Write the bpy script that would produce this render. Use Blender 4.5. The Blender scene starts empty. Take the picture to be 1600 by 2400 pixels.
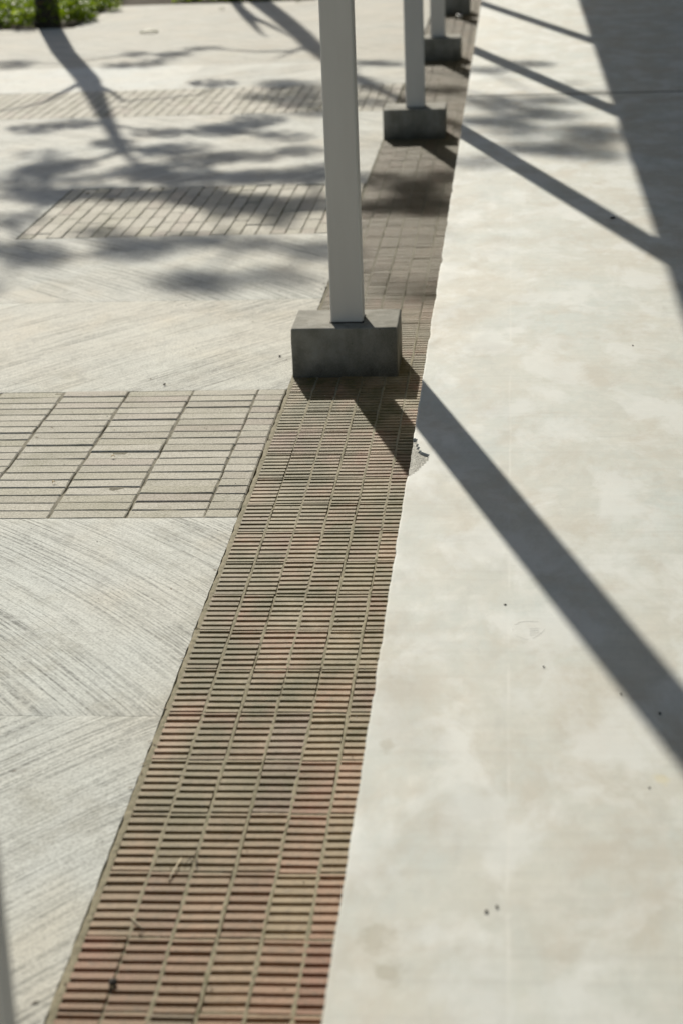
import bpy, bmesh, math, random
from math import sin, cos, pi, radians
from mathutils import Vector, Matrix

random.seed(11)
scene = bpy.context.scene
C = scene.collection

# ------------------------------------------------------------------ camera
cam_d = bpy.data.cameras.new('camera')
cam = bpy.data.objects.new('camera', cam_d)
C.objects.link(cam)
_r = Vector((0.99608842, 0.08076041, -0.03585559))
_u = Vector((0.00663092, 0.33631746, 0.94172533))
_f = Vector((-0.08811298, 0.93827945, -0.33446642))
m = Matrix((( _r.x, _u.x, -_f.x, 0.0), (_r.y, _u.y, -_f.y, 0.0), (_r.z, _u.z, -_f.z, 1.7), (0, 0, 0, 1)))
cam.matrix_world = m
cam_d.sensor_fit = 'HORIZONTAL'
cam_d.sensor_width = 24.0
cam_d.lens = 69.86
cam_d.clip_start = 0.05
cam_d.clip_end = 1000.0
cam_d.dof.use_dof = True
cam_d.dof.focus_distance = 5.0
cam_d.dof.aperture_fstop = 4.2
scene.camera = cam

# ------------------------------------------------------------------ light
SUN_DIR = Vector((0.4511, -1.649, -1.0)).normalized()      # the way the light travels
world = bpy.data.worlds.new('World')
scene.world = world
world.use_nodes = True
wn = world.node_tree
for n in list(wn.nodes):
    wn.nodes.remove(n)
sky = wn.nodes.new('ShaderNodeTexSky')
sky.sky_type = 'NISHITA'
sky.sun_disc = False
sky.sun_elevation = radians(30.3)
sky.sun_rotation = math.atan2(-0.4511, 1.649)
sky.air_density = 1.0
sky.dust_density = 1.5
bg = wn.nodes.new('ShaderNodeBackground')
bg.inputs['Strength'].default_value = 0.066
wo = wn.nodes.new('ShaderNodeOutputWorld')
wn.links.new(sky.outputs[0], bg.inputs['Color'])
wn.links.new(bg.outputs[0], wo.inputs['Surface'])

sun_d = bpy.data.lights.new('sun', 'SUN')
sun_d.energy = 4.8
sun_d.angle = radians(0.53)
sun_d.color = (1.0, 0.95, 0.84)
sun = bpy.data.objects.new('sun', sun_d)
sun.rotation_euler = SUN_DIR.to_track_quat('-Z', 'Y').to_euler()
sun.location = (-3, 10, 8)
C.objects.link(sun)

scene.view_settings.view_transform = 'Standard'
scene.view_settings.look = 'None'
scene.view_settings.gamma = 1.0
scene.view_settings.use_curve_mapping = False
scene.view_settings.exposure = 0.07
scene.cycles.max_bounces = 6
scene.cycles.diffuse_bounces = 3
scene.cycles.use_denoising = True

# ------------------------------------------------------------------ helpers
def tag(o, label=None, cat=None, group=None, kind=None):
    if label: o['label'] = label
    if cat: o['category'] = cat
    if group: o['group'] = group
    if kind: o['kind'] = kind
    return o

def empty(name, loc=(0, 0, 0)):
    o = bpy.data.objects.new(name, None)
    o.location = loc
    o.empty_display_size = 0.1
    C.objects.link(o)
    return o

def link(name, me, mat=None, parent=None, loc=(0, 0, 0), rz=0.0):
    o = bpy.data.objects.new(name, me)
    if mat and not me.materials:
        me.materials.append(mat)
    o.location = loc
    if rz: o.rotation_euler = (0, 0, rz)
    C.objects.link(o)
    if parent: o.parent = parent
    return o

def mesh(name, vs, fs, smooth=False):
    me = bpy.data.meshes.new(name)
    me.from_pydata(vs, [], fs)
    if smooth:
        for p in me.polygons: p.use_smooth = True
    me.update()
    return me

def from_bm(name, bm, smooth=False):
    me = bpy.data.meshes.new(name)
    bm.to_mesh(me); bm.free()
    if smooth:
        for p in me.polygons: p.use_smooth = True
    return me

def box_bm(bm, x0, x1, y0, y1, z0, z1, bevel=0.0, seg=1):
    b2 = bmesh.new()
    bmesh.ops.create_cube(b2, size=1.0)
    for v in b2.verts:
        v.co = Vector(((x0+x1)/2 + v.co.x*(x1-x0), (y0+y1)/2 + v.co.y*(y1-y0), (z0+z1)/2 + v.co.z*(z1-z0)))
    if bevel:
        bmesh.ops.bevel(b2, geom=list(b2.edges), offset=bevel, segments=seg, affect='EDGES', profile=0.5)
    tmp = bpy.data.meshes.new('t'); b2.to_mesh(tmp); b2.free()
    bm.from_mesh(tmp); bpy.data.meshes.remove(tmp)

# ------------------------------------------------------------------ materials
class NT:
    """small node-graph builder"""
    def __init__(s, name):
        s.m = bpy.data.materials.new(name); s.m.use_nodes = True
        s.t = s.m.node_tree
        for n in list(s.t.nodes): s.t.nodes.remove(n)
        s.out = s.n('ShaderNodeOutputMaterial')
        s.b = s.n('ShaderNodeBsdfPrincipled')
        s.t.links.new(s.b.outputs[0], s.out.inputs['Surface'])
    def n(s, k, **kw):
        x = s.t.nodes.new(k)
        for a, v in kw.items(): setattr(x, a, v)
        return x
    def l(s, a, b): s.t.links.new(a, b)
    def setin(s, sock, v):
        if hasattr(v, 'is_output') or isinstance(v, bpy.types.NodeSocket): s.l(v, sock)
        elif isinstance(v, (tuple, list)) and sock.type == 'RGBA' and len(v) == 3: sock.default_value = (*v, 1)
        else: sock.default_value = v
    def pos(s): return s.n('ShaderNodeNewGeometry').outputs['Position']
    def obj(s): return s.n('ShaderNodeTexCoord').outputs['Object']
    def uv(s): return s.n('ShaderNodeTexCoord').outputs['UV']
    def scale(s, v, sc, loc=(0, 0, 0), rot=(0, 0, 0)):
        x = s.n('ShaderNodeMapping'); s.l(v, x.inputs['Vector'])
        x.inputs['Scale'].default_value = sc; x.inputs['Location'].default_value = loc; x.inputs['Rotation'].default_value = rot
        return x.outputs[0]
    def noise(s, v, sc=1.0, det=3.0, rough=0.55, dist=0.0):
        x = s.n('ShaderNodeTexNoise'); s.l(v, x.inputs['Vector'])
        x.inputs['Scale'].default_value = sc; x.inputs['Detail'].default_value = det
        x.inputs['Roughness'].default_value = rough; x.inputs['Distortion'].default_value = dist
        return x.outputs['Fac']
    def voro(s, v, sc=1.0, rnd=1.0, feature='F1', out='Distance'):
        x = s.n('ShaderNodeTexVoronoi', feature=feature); s.l(v, x.inputs['Vector'])
        x.inputs['Scale'].default_value = sc; x.inputs['Randomness'].default_value = rnd
        return x.outputs[out]
    def ramp(s, v, lo, hi, a=0.0, b=1.0):
        x = s.n('ShaderNodeMapRange'); s.l(v, x.inputs['Value'])
        x.inputs['From Min'].default_value = lo; x.inputs['From Max'].default_value = hi
        x.inputs['To Min'].default_value = a; x.inputs['To Max'].default_value = b
        return x.outputs[0]
    def mix(s, f, a, b, mode='MIX'):
        x = s.n('ShaderNodeMix', data_type='RGBA', blend_type=mode)
        s.setin(x.inputs[0], f); s.setin(x.inputs[6], a); s.setin(x.inputs[7], b)
        return x.outputs[2]
    def math(s, op, a, b=0.0, c=0.0):
        x = s.n('ShaderNodeMath', operation=op)
        s.setin(x.inputs[0], a); s.setin(x.inputs[1], b)
        if op in ('MULTIPLY_ADD', 'SMOOTH_MIN', 'COMPARE'): s.setin(x.inputs[2], c)
        return x.outputs[0]
    def sep(s, v):
        x = s.n('ShaderNodeSeparateXYZ'); s.l(v, x.inputs[0]); return x.outputs
    def comb(s, x_, y_, z_=0.0):
        x = s.n('ShaderNodeCombineXYZ'); s.setin(x.inputs[0], x_); s.setin(x.inputs[1], y_); s.setin(x.inputs[2], z_); return x.outputs[0]
    def white(s, v):
        x = s.n('ShaderNodeTexWhiteNoise'); s.l(v, x.inputs['Vector']); return x.outputs
    def bump(s, h, strength=0.5, dist=0.002, normal=None):
        x = s.n('ShaderNodeBump'); s.l(h, x.inputs['Height'])
        x.inputs['Strength'].default_value = strength; x.inputs['Distance'].default_value = dist
        if normal: s.l(normal, x.inputs['Normal'])
        return x.outputs[0]
    def done(s, col, rough=0.7, normal=None, spec=0.5, metal=0.0):
        s.setin(s.b.inputs['Base Color'], col); s.setin(s.b.inputs['Roughness'], rough)
        s.b.inputs['Specular IOR Level'].default_value = spec
        s.b.inputs['Metallic'].default_value = metal
        if normal: s.l(normal, s.b.inputs['Normal'])
        return s.m

def combed_concrete(name, light=(0.69, 0.69, 0.64), dark=(0.11, 0.112, 0.10), amount=1.0, seed=0.0, broadmix=.76):
    """broom-combed concrete: UV.x runs across the strokes, UV.y along them (metres)"""
    g = NT(name); uv = g.uv(); p = g.pos()
    a = g.noise(g.scale(uv, (38, 3.2, 1), (seed, 0, 0)), 1.0, 6, 0.78)
    b = g.noise(g.scale(uv, (135, 1.5, 1), (seed*3, 5, 0)), 1.0, 3, 0.6)
    c = g.noise(g.scale(uv, (330, 4, 1), (0, seed, 0)), 1.0, 3, 0.6)
    big = g.noise(g.scale(p, (2.2, 1.3, 1), (seed, 0, 0)), 1.0, 4, 0.6)
    mid = g.noise(p, 9.0, 6, 0.7)
    fine = g.noise(p, 150.0, 4, 0.8)
    # where the comb bit: deep, shallow, and places the laitance covered over
    bite = g.ramp(g.noise(g.scale(uv, (5, .8, 1), (9, seed, 0)), 1.0, 4, .6), .34, .62)
    thin = g.math('ADD', g.ramp(b, .49, .41), g.math('MULTIPLY', g.ramp(c, .49, .38), .9))
    brk = g.ramp(g.noise(p, 46.0, 4, .75), .36, .56)
    thin = g.math('MULTIPLY', thin, g.math('MULTIPLY_ADD', brk, .75, .25))
    thin = g.math('MINIMUM', g.math('MULTIPLY', thin, g.math('MULTIPLY_ADD', bite, .8, .2)), 1.0)
    broad = g.ramp(a, .36, .66)
    greyed = g.mix(broad, tuple(d + (l-d)*broadmix for l, d in zip(light, dark)), light)
    wear = g.math('MULTIPLY', g.ramp(big, .47, .66), .65)
    flat = g.mix(g.ramp(mid, .3, .7), tuple(x*.80 for x in light), tuple(min(.76, x*1.14) for x in light))
    col = g.mix(wear, greyed, flat)
    col = g.mix(g.math('MULTIPLY', thin, g.math('MULTIPLY_ADD', wear, -.5, .88*amount)), col, dark)
    ridge = g.math('MULTIPLY', g.ramp(b, .58, .72), g.math('MULTIPLY_ADD', bite, .4, .15))
    col = g.mix(ridge, col, (.68, .67, .62))
    tint = g.mix(g.ramp(g.noise(g.scale(p, (1.3, 1.1, 1), (7, seed, 0)), 1.0, 3), .4, .62), (1.0, .985, .94), (.97, .995, .985))
    tint2 = g.mix(g.ramp(g.noise(g.scale(p, (3.1, 2.0, 1), (2, seed, 4)), 1.0, 3), .52, .7, 0, .8), (1, 1, 1), (1.0, .945, .875))
    col = g.mix(1.0, col, tint, 'MULTIPLY'); col = g.mix(1.0, col, tint2, 'MULTIPLY')
    dirt = g.ramp(g.noise(g.scale(p, (5, 4, 1), (3, 3, seed)), 1.0, 6, .75), .52, .70, 0, .5)
    col = g.mix(dirt, col, (.29, .275, .21))
    sp = g.ramp(g.voro(p, 55, 1), .0, .09, 1, 0)
    spm = g.math('MULTIPLY', sp, g.ramp(g.noise(p, 14, 2), .55, .6))
    col = g.mix(g.math('MULTIPLY', spm, .8), col, (.05, .045, .035))
    col = g.mix(g.ramp(fine, .50, .34, 0, .6), col, (.20, .20, .175))
    col = g.mix(g.ramp(g.noise(g.scale(p, (14, 9, 1), (1, seed, 3)), 1.0, 6, .8), .53, .66, 0, .42), col, (.27, .265, .235))
    col = g.mix(g.ramp(fine, .52, .72, 0, .5), col, (.76, .75, .70))
    h = g.math('SUBTRACT', g.math('MULTIPLY', fine, .35), thin)
    return g.done(col, .80, g.bump(h, .5, .0011 * amount), .25)

def slab_mat():
    g = NT('trowelled_concrete'); p = g.pos()
    s = g.sep(p)
    warp = g.noise(g.scale(p, (2.1, 1.3, 1)), 1.0, 6, .62, .2)
    mid = g.noise(g.scale(p, (7, 4.2, 1), (4, 1, 0)), 1.0, 6, .66, .2)
    sm = g.noise(g.scale(p, (26, 17, 1), (1, 1, 0)), 1.0, 4, .6, .5)
    fine = g.noise(p, 420, 2, .6)
    streak = g.noise(g.scale(p, (2.5, 40, 1), (0, 0, 0), (0, 0, .12)), 1.0, 4, .6)
    base = g.mix(g.ramp(warp, .36, .64), (.55, .53, .46), (.52, .55, .52))
    base = g.mix(g.ramp(mid, .34, .66), g.mix(1.0, base, (.87, .865, .83), 'MULTIPLY'), g.mix(1.0, base, (1.10, 1.11, 1.10), 'MULTIPLY'))
    base = g.mix(g.ramp(sm, .45, .72, 0, .45), base, (.66, .645, .58))
    base = g.mix(g.ramp(g.noise(g.scale(p, (30, 7, 1), (3, 2, 0), (0, 0, .5)), 1.0, 5, .7), .54, .72, 0, .32), base, (.40, .39, .35))
    base = g.mix(g.ramp(streak, .50, .75, 0, .28), base, (.40, .39, .35))
    blot = g.ramp(g.noise(g.scale(p, (5.5, 3.2, 1), (9, 2, 0)), 1.0, 6, .7, .3), .48, .64, 0, .52)
    base = g.mix(blot, base, (.46, .41, .325))
    pale = g.ramp(g.noise(g.scale(p, (6.5, 3.4, 1), (19, 12, 0)), 1.0, 6, .62, .3), .48, .60, 0, .6)
    base = g.mix(pale, base, (.68, .69, .655))
    # the long trowel seam at x = -0.018
    seam = g.math('ABSOLUTE', g.math('ADD', s[0], g.math('MULTIPLY_ADD', g.noise(g.scale(p, (1, 3, 1)), 1.0, 3), .012, .012)))
    sb = g.math('MULTIPLY', g.ramp(seam, .0, .0045, 1, 0), g.ramp(g.noise(g.scale(p, (1, 4, 1), (5, 5, 0)), 1.0, 3), .42, .6))
    base = g.mix(g.math('MULTIPLY', sb, .45), base, (.70, .69, .63))
    left = g.ramp(g.math('ADD', s[0], .018), -.004, .004, 1, 0)
    base = g.mix(g.math('MULTIPLY', g.math('MULTIPLY', left, g.ramp(mid, .45, .6)), .12), base, (.36, .36, .33))
    # stains where something was spilt
    def spot(b, x, y, r, colr, k, sy=1.6):
        d = g.n('ShaderNodeVectorMath', operation='DISTANCE')
        v = g.comb(g.math('MULTIPLY', g.math('SUBTRACT', s[0], x), 1.0), g.math('MULTIPLY', g.math('SUBTRACT', s[1], y), 1/sy))
        wv = g.math('MULTIPLY', g.math('SUBTRACT', g.noise(p, 34, 4, .6), .5), r*2.4)
        ln = g.n('ShaderNodeVectorMath', operation='LENGTH'); g.l(v, ln.inputs[0])
        dd = g.math('ADD', ln.outputs['Value'], wv)
        return g.mix(g.ramp(dd, r*.45, r, k, 0), b, colr)
    base = spot(base, -.205, 2.46, .030, (.33, .30, .22), .55, 1.9)
    base = spot(base, -.180, 2.38, .024, (.31, .28, .20), .55, 1.6)
    base = spot(base, -.228, 3.08, .020, (.38, .35, .27), .5, 1.8)
    base = spot(base, .235, 2.965, .016, (.62, .55, .34), .5, 1.6)
    base = spot(base, .33, 11.55, .10, (.20, .20, .17), .6, 2.0)
    sp = g.math('MULTIPLY', g.ramp(g.voro(p, 42, 1), .0, .045, 1, 0), g.ramp(g.noise(p, 8, 2), .55, .6))
    base = g.mix(g.math('MULTIPLY', sp, .75), base, (.07, .06, .05))
    base = g.mix(g.ramp(fine, .3, .8, 0, .12), base, (.36, .35, .31))
    # broken corner: the mesh carries a mask of the exposed aggregate
    at = g.n('ShaderNodeAttribute', attribute_name='broken')
    agg = g.mix(g.ramp(g.noise(p, 260, 3, .75), .42, .60), (.085, .085, .07), (.44, .43, .36))
    base = g.mix(at.outputs['Fac'], base, agg)
    h = g.math('ADD', g.math('MULTIPLY', sm, .5), g.math('MULTIPLY', streak, .5))
    h = g.math('ADD', h, g.math('MULTIPLY', fine, .08))
    h = g.math('ADD', h, g.math('MULTIPLY', at.outputs['Fac'], g.math('MULTIPLY', g.noise(p, 300, 2), 2.0)))
    rough = g.ramp(mid, .3, .7, .60, .78)
    return g.done(base, rough, g.bump(h, .35, .0022), .3)

def cell(g, p, px, py, ox, oy):
    s = g.sep(p)
    cx = g.math('FLOOR', g.math('DIVIDE', g.math('SUBTRACT', s[0], ox), px))
    cy = g.math('FLOOR', g.math('DIVIDE', g.math('SUBTRACT', s[1], oy), py))
    return g.white(g.comb(cx, cy))

def ribbed_mat():
    g = NT('fired_clay'); p = g.pos()
    w = cell(g, p, .0725, .21, -.7003, 2.11)
    r = g.sep(w['Color'])
    col = g.mix(g.ramp(r[0], 0, 1), (.25, .098, .048), (.40, .215, .12))
    col = g.mix(g.ramp(r[1], .45, 1.0, 0, .75), col, (.32, .25, .125))
    col = g.mix(g.ramp(r[2], .85, 1.0, 0, .6), col, (.15, .09, .085))
    # trodden dust, stronger away from the camera end, and olive algae
    s = g.sep(p)
    far = g.math('MULTIPLY', g.ramp(s[1], 2.5, 4.0, .12, .80), g.ramp(s[1], 6.2, 8.5, 1.0, .30))
    dust = g.math('MULTIPLY', g.ramp(g.noise(g.scale(p, (6, 4, 1)), 1.0, 5, .6), .32, .62), far)
    col = g.mix(dust, col, (.36, .305, .185))
    alg = g.math('MULTIPLY', g.ramp(g.noise(g.scale(p, (4.2, 2.4, 1), (3, 8, 0)), 1.0, 5, .7), .38, .60), g.ramp(s[1], 2.4, 3.6, .35, .92))
    col = g.mix(alg, col, (.11, .098, .022))
    grime = g.math('MULTIPLY', g.ramp(s[1], 6.0, 7.4, 0, .86), g.ramp(g.noise(g.scale(p, (5, 2.5, 1), (6, 1, 0)), 1.0, 4, .6), .25, .5, .6, 1))
    col = g.mix(grime, col, (.105, .082, .034))
    edge = g.ramp(g.noise(p, 60, 4, .7), .52, .7, 0, .5)
    col = g.mix(edge, col, (.10, .08, .045))
    fine = g.noise(p, 380, 3, .7)
    col = g.mix(g.ramp(fine, .42, .8, 0, .4), col, (.36, .31, .25))
    dk = g.math('MULTIPLY', g.ramp(g.voro(p, 60, 1), 0, .1, 1, 0), g.ramp(g.noise(p, 12, 2), .54, .6))
    col = g.mix(g.math('MULTIPLY', dk, .7), col, (.05, .035, .03))
    h = g.math('ADD', fine, g.math('MULTIPLY', g.noise(p, 90, 3), 1.2))
    return g.done(col, .66, g.bump(h, .7, .0014), .28)

def mortar_mat(name='mortar', c1=(.265, .225, .13), c2=(.15, .13, .06)):
    g = NT(name); p = g.pos()
    f = g.noise(p, 300, 3, .75); s = g.sep(p)
    col = g.mix(g.ramp(g.noise(p, 11, 4), .38, .66), c1, c2)
    col = g.mix(g.ramp(f, .35, .65, 0, .6), col, (.40, .365, .28))
    col = g.mix(g.ramp(g.noise(p, 26, 3), .58, .7, 0, .6), col, (.13, .125, .06))
    col = g.mix(g.ramp(s[1], 5.8, 7.4, 0, .8), col, (.09, .08, .04))
    return g.done(col, .85, g.bump(f, .6, .0015), .25)

def paving_mat():
    g = NT('sandy_paving_brick'); p = g.pos()
    oi = g.n('ShaderNodeObjectInfo').outputs['Random']
    col = g.mix(g.ramp(oi, 0, 1), (.45, .42, .335), (.58, .545, .455))
    r2 = g.white(g.comb(oi, 2.0, 1.0))['Value']
    col = g.mix(g.ramp(r2, .8, 1.0, 0, .55), col, (.42, .345, .29))
    col = g.mix(g.ramp(r2, .0, .18, .45, 0), col, (.40, .375, .25))
    alg = g.ramp(g.noise(g.scale(p, (3.1, 2.2, 1), (1, 5, 0)), 1.0, 5, .7), .52, .68, 0, .45)
    col = g.mix(alg, col, (.25, .24, .135))
    gr = g.noise(p, 190, 4, .85)
    gr2 = g.noise(p, 120, 3, .7)
    col = g.mix(g.ramp(gr, .50, .68, 0, .75), col, (.15, .135, .095))
    col = g.mix(g.ramp(gr, .50, .32, 0, .65), col, (.72, .70, .62))
    col = g.mix(g.ramp(gr2, .52, .68, 0, .5), col, (.24, .225, .16))
    h = g.math('ADD', gr, gr2)
    return g.done(col, .8, g.bump(h, .8, .0022), .25)

def plain(name, col, rough=.6, spec=.4, var=.12, sc=18, metal=0.0, bump=.0006):
    g = NT(name); p = g.obj()
    n1 = g.noise(p, sc, 4, .6); n2 = g.noise(p, sc*9, 3, .7)
    c = g.mix(g.ramp(n1, .3, .7), tuple(x*(1-var) for x in col), tuple(x*(1+var) for x in col))
    return g.done(c, rough, g.bump(n2, .4, bump), spec, metal)

def plinth_mat():
    g = NT('cast_concrete'); p = g.pos()
    n = g.noise(p, 9, 5, .65); f = g.noise(p, 200, 3, .7); s = g.sep(p)
    c = g.mix(g.ramp(n, .3, .7), (.19, .182, .15), (.36, .345, .30))
    c = g.mix(g.ramp(g.noise(g.scale(p, (14, 14, 5)), 1.0, 4), .48, .66, 0, .6), c, (.12, .112, .08))
    # rain-splashed soil climbs the foot of the block, with contact shade painted in
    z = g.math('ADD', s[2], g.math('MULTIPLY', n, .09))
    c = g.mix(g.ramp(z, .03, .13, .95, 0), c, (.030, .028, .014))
    pit = g.math('MULTIPLY', g.ramp(g.voro(p, 48, 1), .05, .13, 1, 0), g.ramp(g.noise(p, 15, 2), .5, .56))
    c = g.mix(g.math('MULTIPLY', pit, .85), c, (.05, .05, .04))
    c = g.mix(g.ramp(f, .4, .8, 0, .3), c, (.45, .44, .39))
    return g.done(c, .85, g.bump(g.math('SUBTRACT', f, pit), .6, .002), .2)

def paint_mat():
    g = NT('grey_paint'); p = g.pos()
    n = g.noise(g.scale(p, (12, 12, 1.5)), 1.0, 4, .6); f = g.noise(p, 110, 3)
    c = g.mix(g.ramp(n, .3, .7), (.60, .57, .52), (.66, .63, .58))
    s = g.sep(p)
    sp = g.math('MULTIPLY', g.ramp(g.voro(p, 34, 1), 0, .07, 1, 0), g.ramp(s[2], .16, .55, .5, 0))
    c = g.mix(sp, c, (.12, .115, .09))
    return g.done(c, g.ramp(n, .3, .7, .38, .5), g.bump(f, .12, .0006), .5)

def leaf_mat(name, a, b, c2, trans=.35):
    g = NT(name)
    rnd = g.n('ShaderNodeNewGeometry').outputs['Random Per Island']
    col = g.mix(g.ramp(rnd, 0, .6), a, b)
    col = g.mix(g.ramp(rnd, .75, 1.0, 0, .8), col, c2)
    g.done(col, .5, None, .4)
    tr = g.n('ShaderNodeBsdfTranslucent'); g.l(g.mix(1.0, col, (1.5, 1.7, .6), 'MULTIPLY'), tr.inputs['Color'])
    mx = g.n('ShaderNodeMixShader'); mx.inputs[0].default_value = trans
    g.l(g.b.outputs[0], mx.inputs[1]); g.l(tr.outputs[0], mx.inputs[2]); g.l(mx.outputs[0], g.out.inputs['Surface'])
    return g.m

M = {}
M['slab'] = slab_mat()
M['ribbed'] = ribbed_mat()
M['mortar'] = mortar_mat()
M['bed'] = mortar_mat('soil_joint', (.075, .068, .04), (.05, .048, .025))
M['paver'] = paving_mat()
M['moss'] = mortar_mat('mossy_joint_sand', (.055, .05, .022), (.11, .098, .05))
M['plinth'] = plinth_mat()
M['paint'] = paint_mat()
M['bark'] = plain('bark', (.055, .046, .034), .85, .2, .35, 14, 0, .004)
M['soil'] = plain('garden_soil', (.07, .055, .035), .95, .1, .3, 20, 0, .004)
M['roof'] = plain('painted_sheet_roof', (.42, .42, .40), .5, .4, .06)
M['debris'] = plain('dark_debris', (.035, .028, .02), .8, .3, .3, 60)
M['litter'] = plain('brown_litter', (.16, .12, .07), .8, .2, .4, 60)
M['straw'] = plain('dry_straw', (.52, .44, .30), .6, .3, .15, 60)
M['chip'] = plain('ochre_chip', (.55, .40, .19), .6, .3, .2, 60)
M['dryleaf'] = plain('dry_olive_leaf', (.17, .17, .05), .6, .4, .25, 40)
M['rust'] = plain('rust_speck', (.24, .085, .045), .8, .2, .2, 60)
M['grain'] = plain('pale_grit', (.75, .73, .68), .3, .8, .1, 60)
M['crown'] = leaf_mat('tree_leaf', (.045, .075, .02), (.07, .11, .03), (.10, .13, .035))
M['cover'] = leaf_mat('ground_cover_leaf', (.03, .055, .004), (.20, .26, .012), (.40, .44, .08), .42)
M['petal'] = plain('yellow_petal', (.75, .45, .03), .6, .3, .1, 60)
CLUMPS_1 = [(-4.36, 17.57, 4.48, 0.14, 0.1, 0.07, 1), (-4.34, 17.21, 4.34, 0.14, 0.1, 0.07, 0.8), (-4.73, 18.05, 5.12, 0.14, 0.1, 0.07, 0.8), (-4.4, 16.98, 4.63, 0.14, 0.11, 0.07, 1.2), (-4.27, 16.87, 4.61, 0.14, 0.11, 0.07, 1.1), (-4.04, 16.84, 4.54, 0.14, 0.1, 0.07, 1), (-4.14, 17.71, 5.11, 0.14, 0.1, 0.07, 1), (-4.03, 17.75, 4.75, 0.14, 0.1, 0.07, 1), (-3.71, 16.83, 4.3, 0.14, 0.1, 0.07, 0.8), (-3.73, 17.16, 4.83, 0.14, 0.11, 0.07, 1.2), (-3.59, 17.2, 4.91, 0.14, 0.1, 0.07, 1.3), (-3.54, 17.42, 5.1, 0.14, 0.1, 0.07, 1.3), (-3.46, 17.56, 5.26, 0.14, 0.11, 0.07, 1.3), (-3.21, 17.23, 5.02, 0.14, 0.1, 0.07, 1.4), (-3.69, 17.34, 4.38, 0.14, 0.1, 0.07, 0.6), (-3.7, 18.17, 4.79, 0.14, 0.1, 0.07, 0.6), (-3.47, 18.06, 4.71, 0.14, 0.1, 0.07, 0.6), (-3.44, 17.33, 4.64, 0.14, 0.1, 0.07, 0.9), (-3.41, 17.71, 4.84, 0.14, 0.1, 0.07, 0.8), (-3.05, 17.31, 4.6, 0.14, 0.13, 0.08, 1.2), (-3.36, 17.37, 3.73, 0.14, 0.13, 0.08, 1.1), (-3.17, 17.18, 3.56, 0.14, 0.13, 0.08, 1.1), (-3.08, 17.44, 3.55, 0.14, 0.14, 0.08, 1.0), (-4.27, 17.79, 3.76, 0.14, 0.1, 0.07, 0.8), (-4.51, 17.77, 3.85, 0.14, 0.1, 0.07, 0.8), (-3.68, 17.32, 3.72, 0.14, 0.1, 0.07, 0.7), (-3.0, 17.28, 3.83, 0.14, 0.1, 0.07, 0.6), (-3.23, 17.81, 2.74, 0.14, 0.1, 0.07, 0.7), (-3.98, 17.64, 5.75, 0.14, 0.1, 0.07, 0.8), (-3.99, 16.9, 5.33, 0.14, 0.1, 0.07, 0.9), (-4.05, 17.01, 5.48, 0.14, 0.1, 0.07, 0.8), (-4.48, 16.98, 5.43, 0.14, 0.1, 0.07, 0.9), (-4.47, 17.06, 5.57, 0.14, 0.1, 0.07, 0.7), (-4.03, 17.75, 6.29, 0.14, 0.1, 0.07, 0.9), (-4.09, 17.79, 6.27, 0.14, 0.1, 0.07, 0.6), (-3.82, 18.1, 6.45, 0.14, 0.1, 0.07, 0.6), (-3.77, 17.82, 5.89, 0.14, 0.1, 0.07, 0.6), (-3.54, 17.98, 6.1, 0.14, 0.1, 0.07, 0.8), (-3.83, 17.69, 4.31, 0.14, 0.1, 0.07, 0.6), (-3.67, 17.57, 4.2, 0.14, 0.1, 0.07, 0.5), (-4.54, 17.07, 5.07, 0.14, 0.1, 0.07, 0.6), (-4.36, 17.9, 4.96, 0.14, 0.1, 0.07, 0.5), (-3.9, 17.99, 5.13, 0.14, 0.1, 0.07, 0.6), (-2.92, 18.1, 5.64, 0.14, 0.1, 0.07, 1.3), (-2.95, 17.48, 5.23, 0.14, 0.1, 0.07, 1.2), (-2.76, 17.11, 4.58, 0.14, 0.12, 0.07, 0.9), (-2.82, 17.7, 5.29, 0.14, 0.1, 0.07, 1), (-3.11, 17.38, 6.18, 0.14, 0.1, 0.07, 0.4)]
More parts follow.
